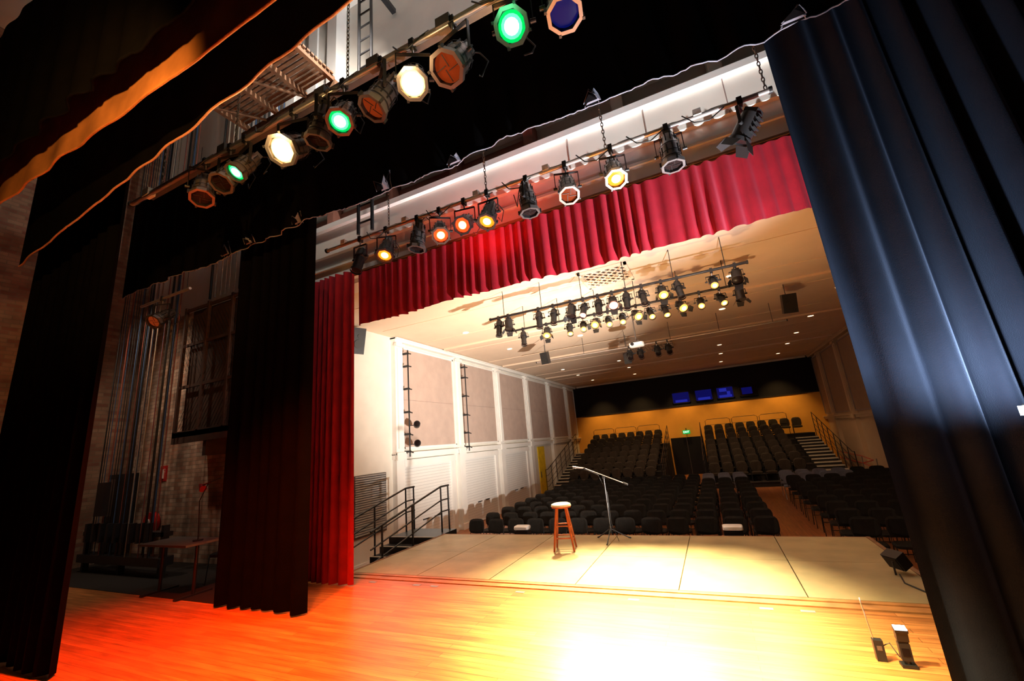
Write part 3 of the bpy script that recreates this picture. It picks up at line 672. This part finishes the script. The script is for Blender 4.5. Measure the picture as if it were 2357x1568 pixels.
# ---------------------------------------------------------------- audience
for i in range(11):
    y=10.05+.93*i
    for j in range(13):
        x=-6.05+j*.555
        mesh_=cg if (i>=9 and j>=10) else cm
        put(mesh_,'audience_chair',(x+random.uniform(-.02,.02),y+random.uniform(-.03,.03),HF),random.uniform(-.04,.04))
    for j in range(6):
        x=2.15+j*.56
        put(cg if i>=9 and j<4 else cm,'audience_chair',(x+random.uniform(-.02,.02),y-.15+random.uniform(-.03,.03),HF),random.uniform(-.12,-.02))
def seat_into(m,x,y,z):
    m.slab((x,y+.2,z+.62),.46,.5,.08,tier_fab,p=3.2,n=14,curve=.02)
    m.slab((x,y+.1,z+.36),.44,.12,.3,tier_fab,p=4,n=12)
    m.b2(x-.25,x-.22,y,y+.2,z,z+.5,black_metal)
Y0=21.6; DY=.83; DZ=.25
def bank(name,x0,x1,xtop1):
    m=M()
    for i in range(8):
        y=Y0+DY*i; z=HF+.2+DZ*i; xe=xtop1 if i==7 else x1
        m.b2(x0,xe,y,y+DY if i<7 else HB-.07,HF,z,dark_int)
        m.b2(x0,xe,y-.01,y+.03,z-.03,z+.004,black_metal)
        n=int((xe-x0)/.56)
        for j in range(n): seat_into(m,x0+.3+j*.56,y+.42,z)
    zt=HF+.2+DZ*7
    k=x0+.2
    while k<xtop1-1:
        m.tube([(k,27.9,zt),(k,27.9,zt+1.1),(k+.12,27.9,zt+1.18),(k+1.2,27.9,zt+1.18),(k+1.32,27.9,zt+1.1),(k+1.32,27.9,zt)],.014,black_metal,n=5)
        m.tube([(k,27.9,zt+.85),(k+1.32,27.9,zt+.85)],.01,black_metal,n=5); k+=1.42
    return m.build(name,(x0,Y0,HF))
bank('tiered_seating_bank',-7.35,-2.6,-2.6)
bank('tiered_seating_bank',-.55,3.8,4.85)
def stairs(name,x0,x1):
    m=M()
    for i in range(14):
        y=Y0+DY/2*i-.3; z=HF+.2+DZ/2*i-.06
        m.b2(x0,x1,y,y+DY/2,HF,z,dark_int); m.b2(x0,x1,y-.005,y+.06,z-.05,z+.004,step_m)
    m.build(name,(x0,Y0,HF))
stairs('aisle_stairs',3.82,4.84); stairs('aisle_stairs',-8.2,-7.37)
for X in (4.9,-8.26,-2.5,-.65):
    m=M(); y0,y1=Y0-.3,Y0+DY*7; sl=DZ/DY
    for dz in (1.05,.75,.45,.2): m.tube([(X,y0,HF+.2+dz),(X,y0+.3,HF+.2+dz),(X,y1,HF+.2+dz+sl*(y1-y0-.3))],.02 if dz>1 else .012,black_metal,n=6)
    for i in range(8):
        yy=y0+(y1-y0)*i/7; z=HF+.2+max(0,sl*(yy-y0-.3)); m.cyl((X,yy,HF),(X,yy,z+1.05),.018,black_metal,n=6)
    m.build('seating_guard_rail',(X,y0,HF))
m=M()
for z in (.05,.35): m.tube([(5.0,20.9,HF+z+.5),(5.4,21.2,HF+z+.55),(5.5,23,HF+z+.6),(5.5,27,HF+z+.6)],.016,red_sign,n=6)
for y in (21.2,23,25,27): m.cyl((5.45,y,HF),(5.5,y,HF+.95),.016,grey_metal,n=6)
m.build('red_wall_handrail',(5.4,23,HF))

# ---------------------------------------------------------------- flashes
m=M(); fx,fy=.97,4.32
m.box((fx,fy,.012),(.09,.07,.02),black_rubber); m.cyl((fx,fy,.02),(fx,fy,.05),.02,black_metal,n=8); m.box((fx,fy,.1),(.066,.05,.11),black_metal)
m.cyl((fx-.03,fy,.16),(fx+.03,fy,.16),.022,black_metal,n=10)
TH=Matrix.Translation((fx,fy,.165))@Matrix.Rotation(.25,4,'X')
m.box((0,0,.045),(.07,.05,.07),black_metal,TH); m.box((0,0,.085),(.078,.056,.02),black_metal,TH); m.box((0,0,.097),(.07,.048,.008),L_white,TH); m.box((fx,fy-.026,.1),(.045,.004,.05),L_dark)
f1=m.build('speedlight_flash',(fx,fy,0))
m=M(); rx,ry=.83,4.38
m.box((rx,ry,.07),(.06,.05,.14),black_metal); m.cyl((rx-.02,ry,.14),(rx-.045,ry,.42),.004,silver_metal,n=6); m.tube([(rx+.03,ry,.1),(rx+.07,ry-.02,.13),(rx+.1,ry-.02,.06),(fx-.04,fy,.06)],.004,black_rubber,n=5); m.box((rx,ry-.026,.09),(.03,.003,.03),grey_metal)
m.build('radio_trigger',(rx,ry,0))
m=M(); gx,gy=1.60,3.25
m.cyl((gx,gy,.5),(gx,gy,1.6),.012,black_metal,n=8)
for k in range(3):
    a=k*2.094+.4; m.cyl((gx,gy,.55),(gx+math.cos(a)*.35,gy+math.sin(a)*.35,.01),.01,black_metal,n=6)
m.box((gx+.03,gy,1.68),(.08,.08,.12),black_metal); m.box((gx,gy+.0,1.74),(.09,.09,.07),black_metal); m.box((gx-.02,gy+.05,1.74),(.08,.012,.05),L_white)
m.box((gx-.05,gy-.01,1.74),(.012,.07,.05),L_white)
f2=m.build('flash_on_light_stand',(gx,gy,0))

# ---------------------------------------------------------------- lights
W=bpy.data.worlds.new('world'); S.world=W; W.use_nodes=True
W.node_tree.nodes['Background'].inputs[0].default_value=(0.01,0.009,0.012,1); W.node_tree.nodes['Background'].inputs[1].default_value=.3
spot('beam',(-1.85,2.35,4.8),(-.6,4.2,0),7500,(1,.80,.42),46,1,.08,o2[7])
spot('beam',(-.86,2.35,4.8),(-.6,3.3,0),3800,(1,.66,.24),52,1,.08,o2[9])
spot('beam',(-3.42,2.35,4.8),(-3.3,3.9,0),2000,(1,.21,.015),70,1,.08,o2[3])
spot('beam',(-4.2,2.35,4.8),(-5.2,2.6,0),3600,(1,.07,.004),74,1,.08,o2[2])
point('lens_spill',(-3.35,2.12,4.78),14,(1,.6,.22),.08,o2[3])
point('lens_spill',(-1.75,2.2,4.8),14,(1,.65,.28),.08,o2[7])
point('lens_spill',(-.83,2.15,4.82),3,(.1,1,.35),.08,o2[9])
point('lens_spill',(-.48,4.15,4.62),5,(1,.5,.15),.06,o1[8])
for i,(cx,en,col) in {1:(-3.85,700,(1,.14,.02)),3:(-2.9,500,(1,.14,.02)),5:(-2.14,900,(1,.36,.08)),8:(-.5,1800,(1,.7,.3))}.items():
    spot('beam',(cx,YA-.15,4.5),(cx-.1,3.7,0),en,col,60,1,.06,o1[i])
spot('spill',(-2.5,4.45,4.55),(-2.4,5.5,5.5),60,(1,.05,.03),120,1,.05,o1[4])
for i,x in enumerate((-3.2,-1.95,-.97,.42)):
    spot('front_beam',(x,9.25,4.0),(x*.3-.9,5.75,0),3300,(1,.80,.42),44,1,.06)
spot('flash_up',(fx,fy-.02,.30),(-.7,5.5,5.4),4800,(.95,.97,1),76,1,.03,f1)
spot('flash_drape',(gx-.03,gy+.22,1.8),(1.75,4.05,2.9),170,(.72,.84,1),170,1,.03,f2)
spot('flood',(1.45,6.62,.42),(-6.6,12.6,4.8),9500,(1,.89,.77),68,1,.06,fl)
for b_ in fb: spot('uplight',(b_.location.x,8.62,.16),(b_.location.x-.3,10.2,5.3),480,(1,.62,.3),110,1,.1,b_)
for x in (-6.5,-4,-1.4,1.2,3.8): spot('rear_wall_wash',(x,27.0,5.1),(x,28.6,1.2),400,(1,.56,.16),75,1,.08)
for x in (-5,-1.4,2.4): spot('house_light',(x,20.5,5.2),(x,23.5,0),450,(1,.6,.3),90,1,.1)
spot('fly_worklight',(-4.2,3.95,9.3),(-6.8,5.6,8.2),480,(1,.9,.8),130,.8,.1)
spot('fly_worklight',(-2.5,4.1,6.9),(-6.2,4.0,8.5),60,(1,.7,.42),60,.8,.1)
spot('backstage_worklight',(-10.6,3.4,5.6),(-11.2,5.6,2.2),220,(1,.72,.52),100,1,.1)
spot('added_border_lamp',(-2.2,.1,4.3),(-4.6,1.42,4.9),560,(1,.44,.1),62,1,.05)  # unseen lamp added behind the camera to light the tan border

# ---------------------------------------------------------------- camera
cam=bpy.data.cameras.new('camera'); co=bpy.data.objects.new('camera',cam); S.collection.objects.link(co)
cx=Vector((0.9006,0.4260,-0.0853)).normalized(); cz=Vector((0.3964,-0.8861,-0.2405)); cz=(cz-cx*cz.dot(cx)).normalized(); cy=cz.cross(cx)
R=Matrix((cx,cy,cz)).transposed().to_4x4(); co.matrix_world=Matrix.Translation((0,0,1.8))@R
cam.sensor_width=36; cam.lens=36*960/2357; cam.clip_end=200; cam.clip_start=.05
S.camera=co
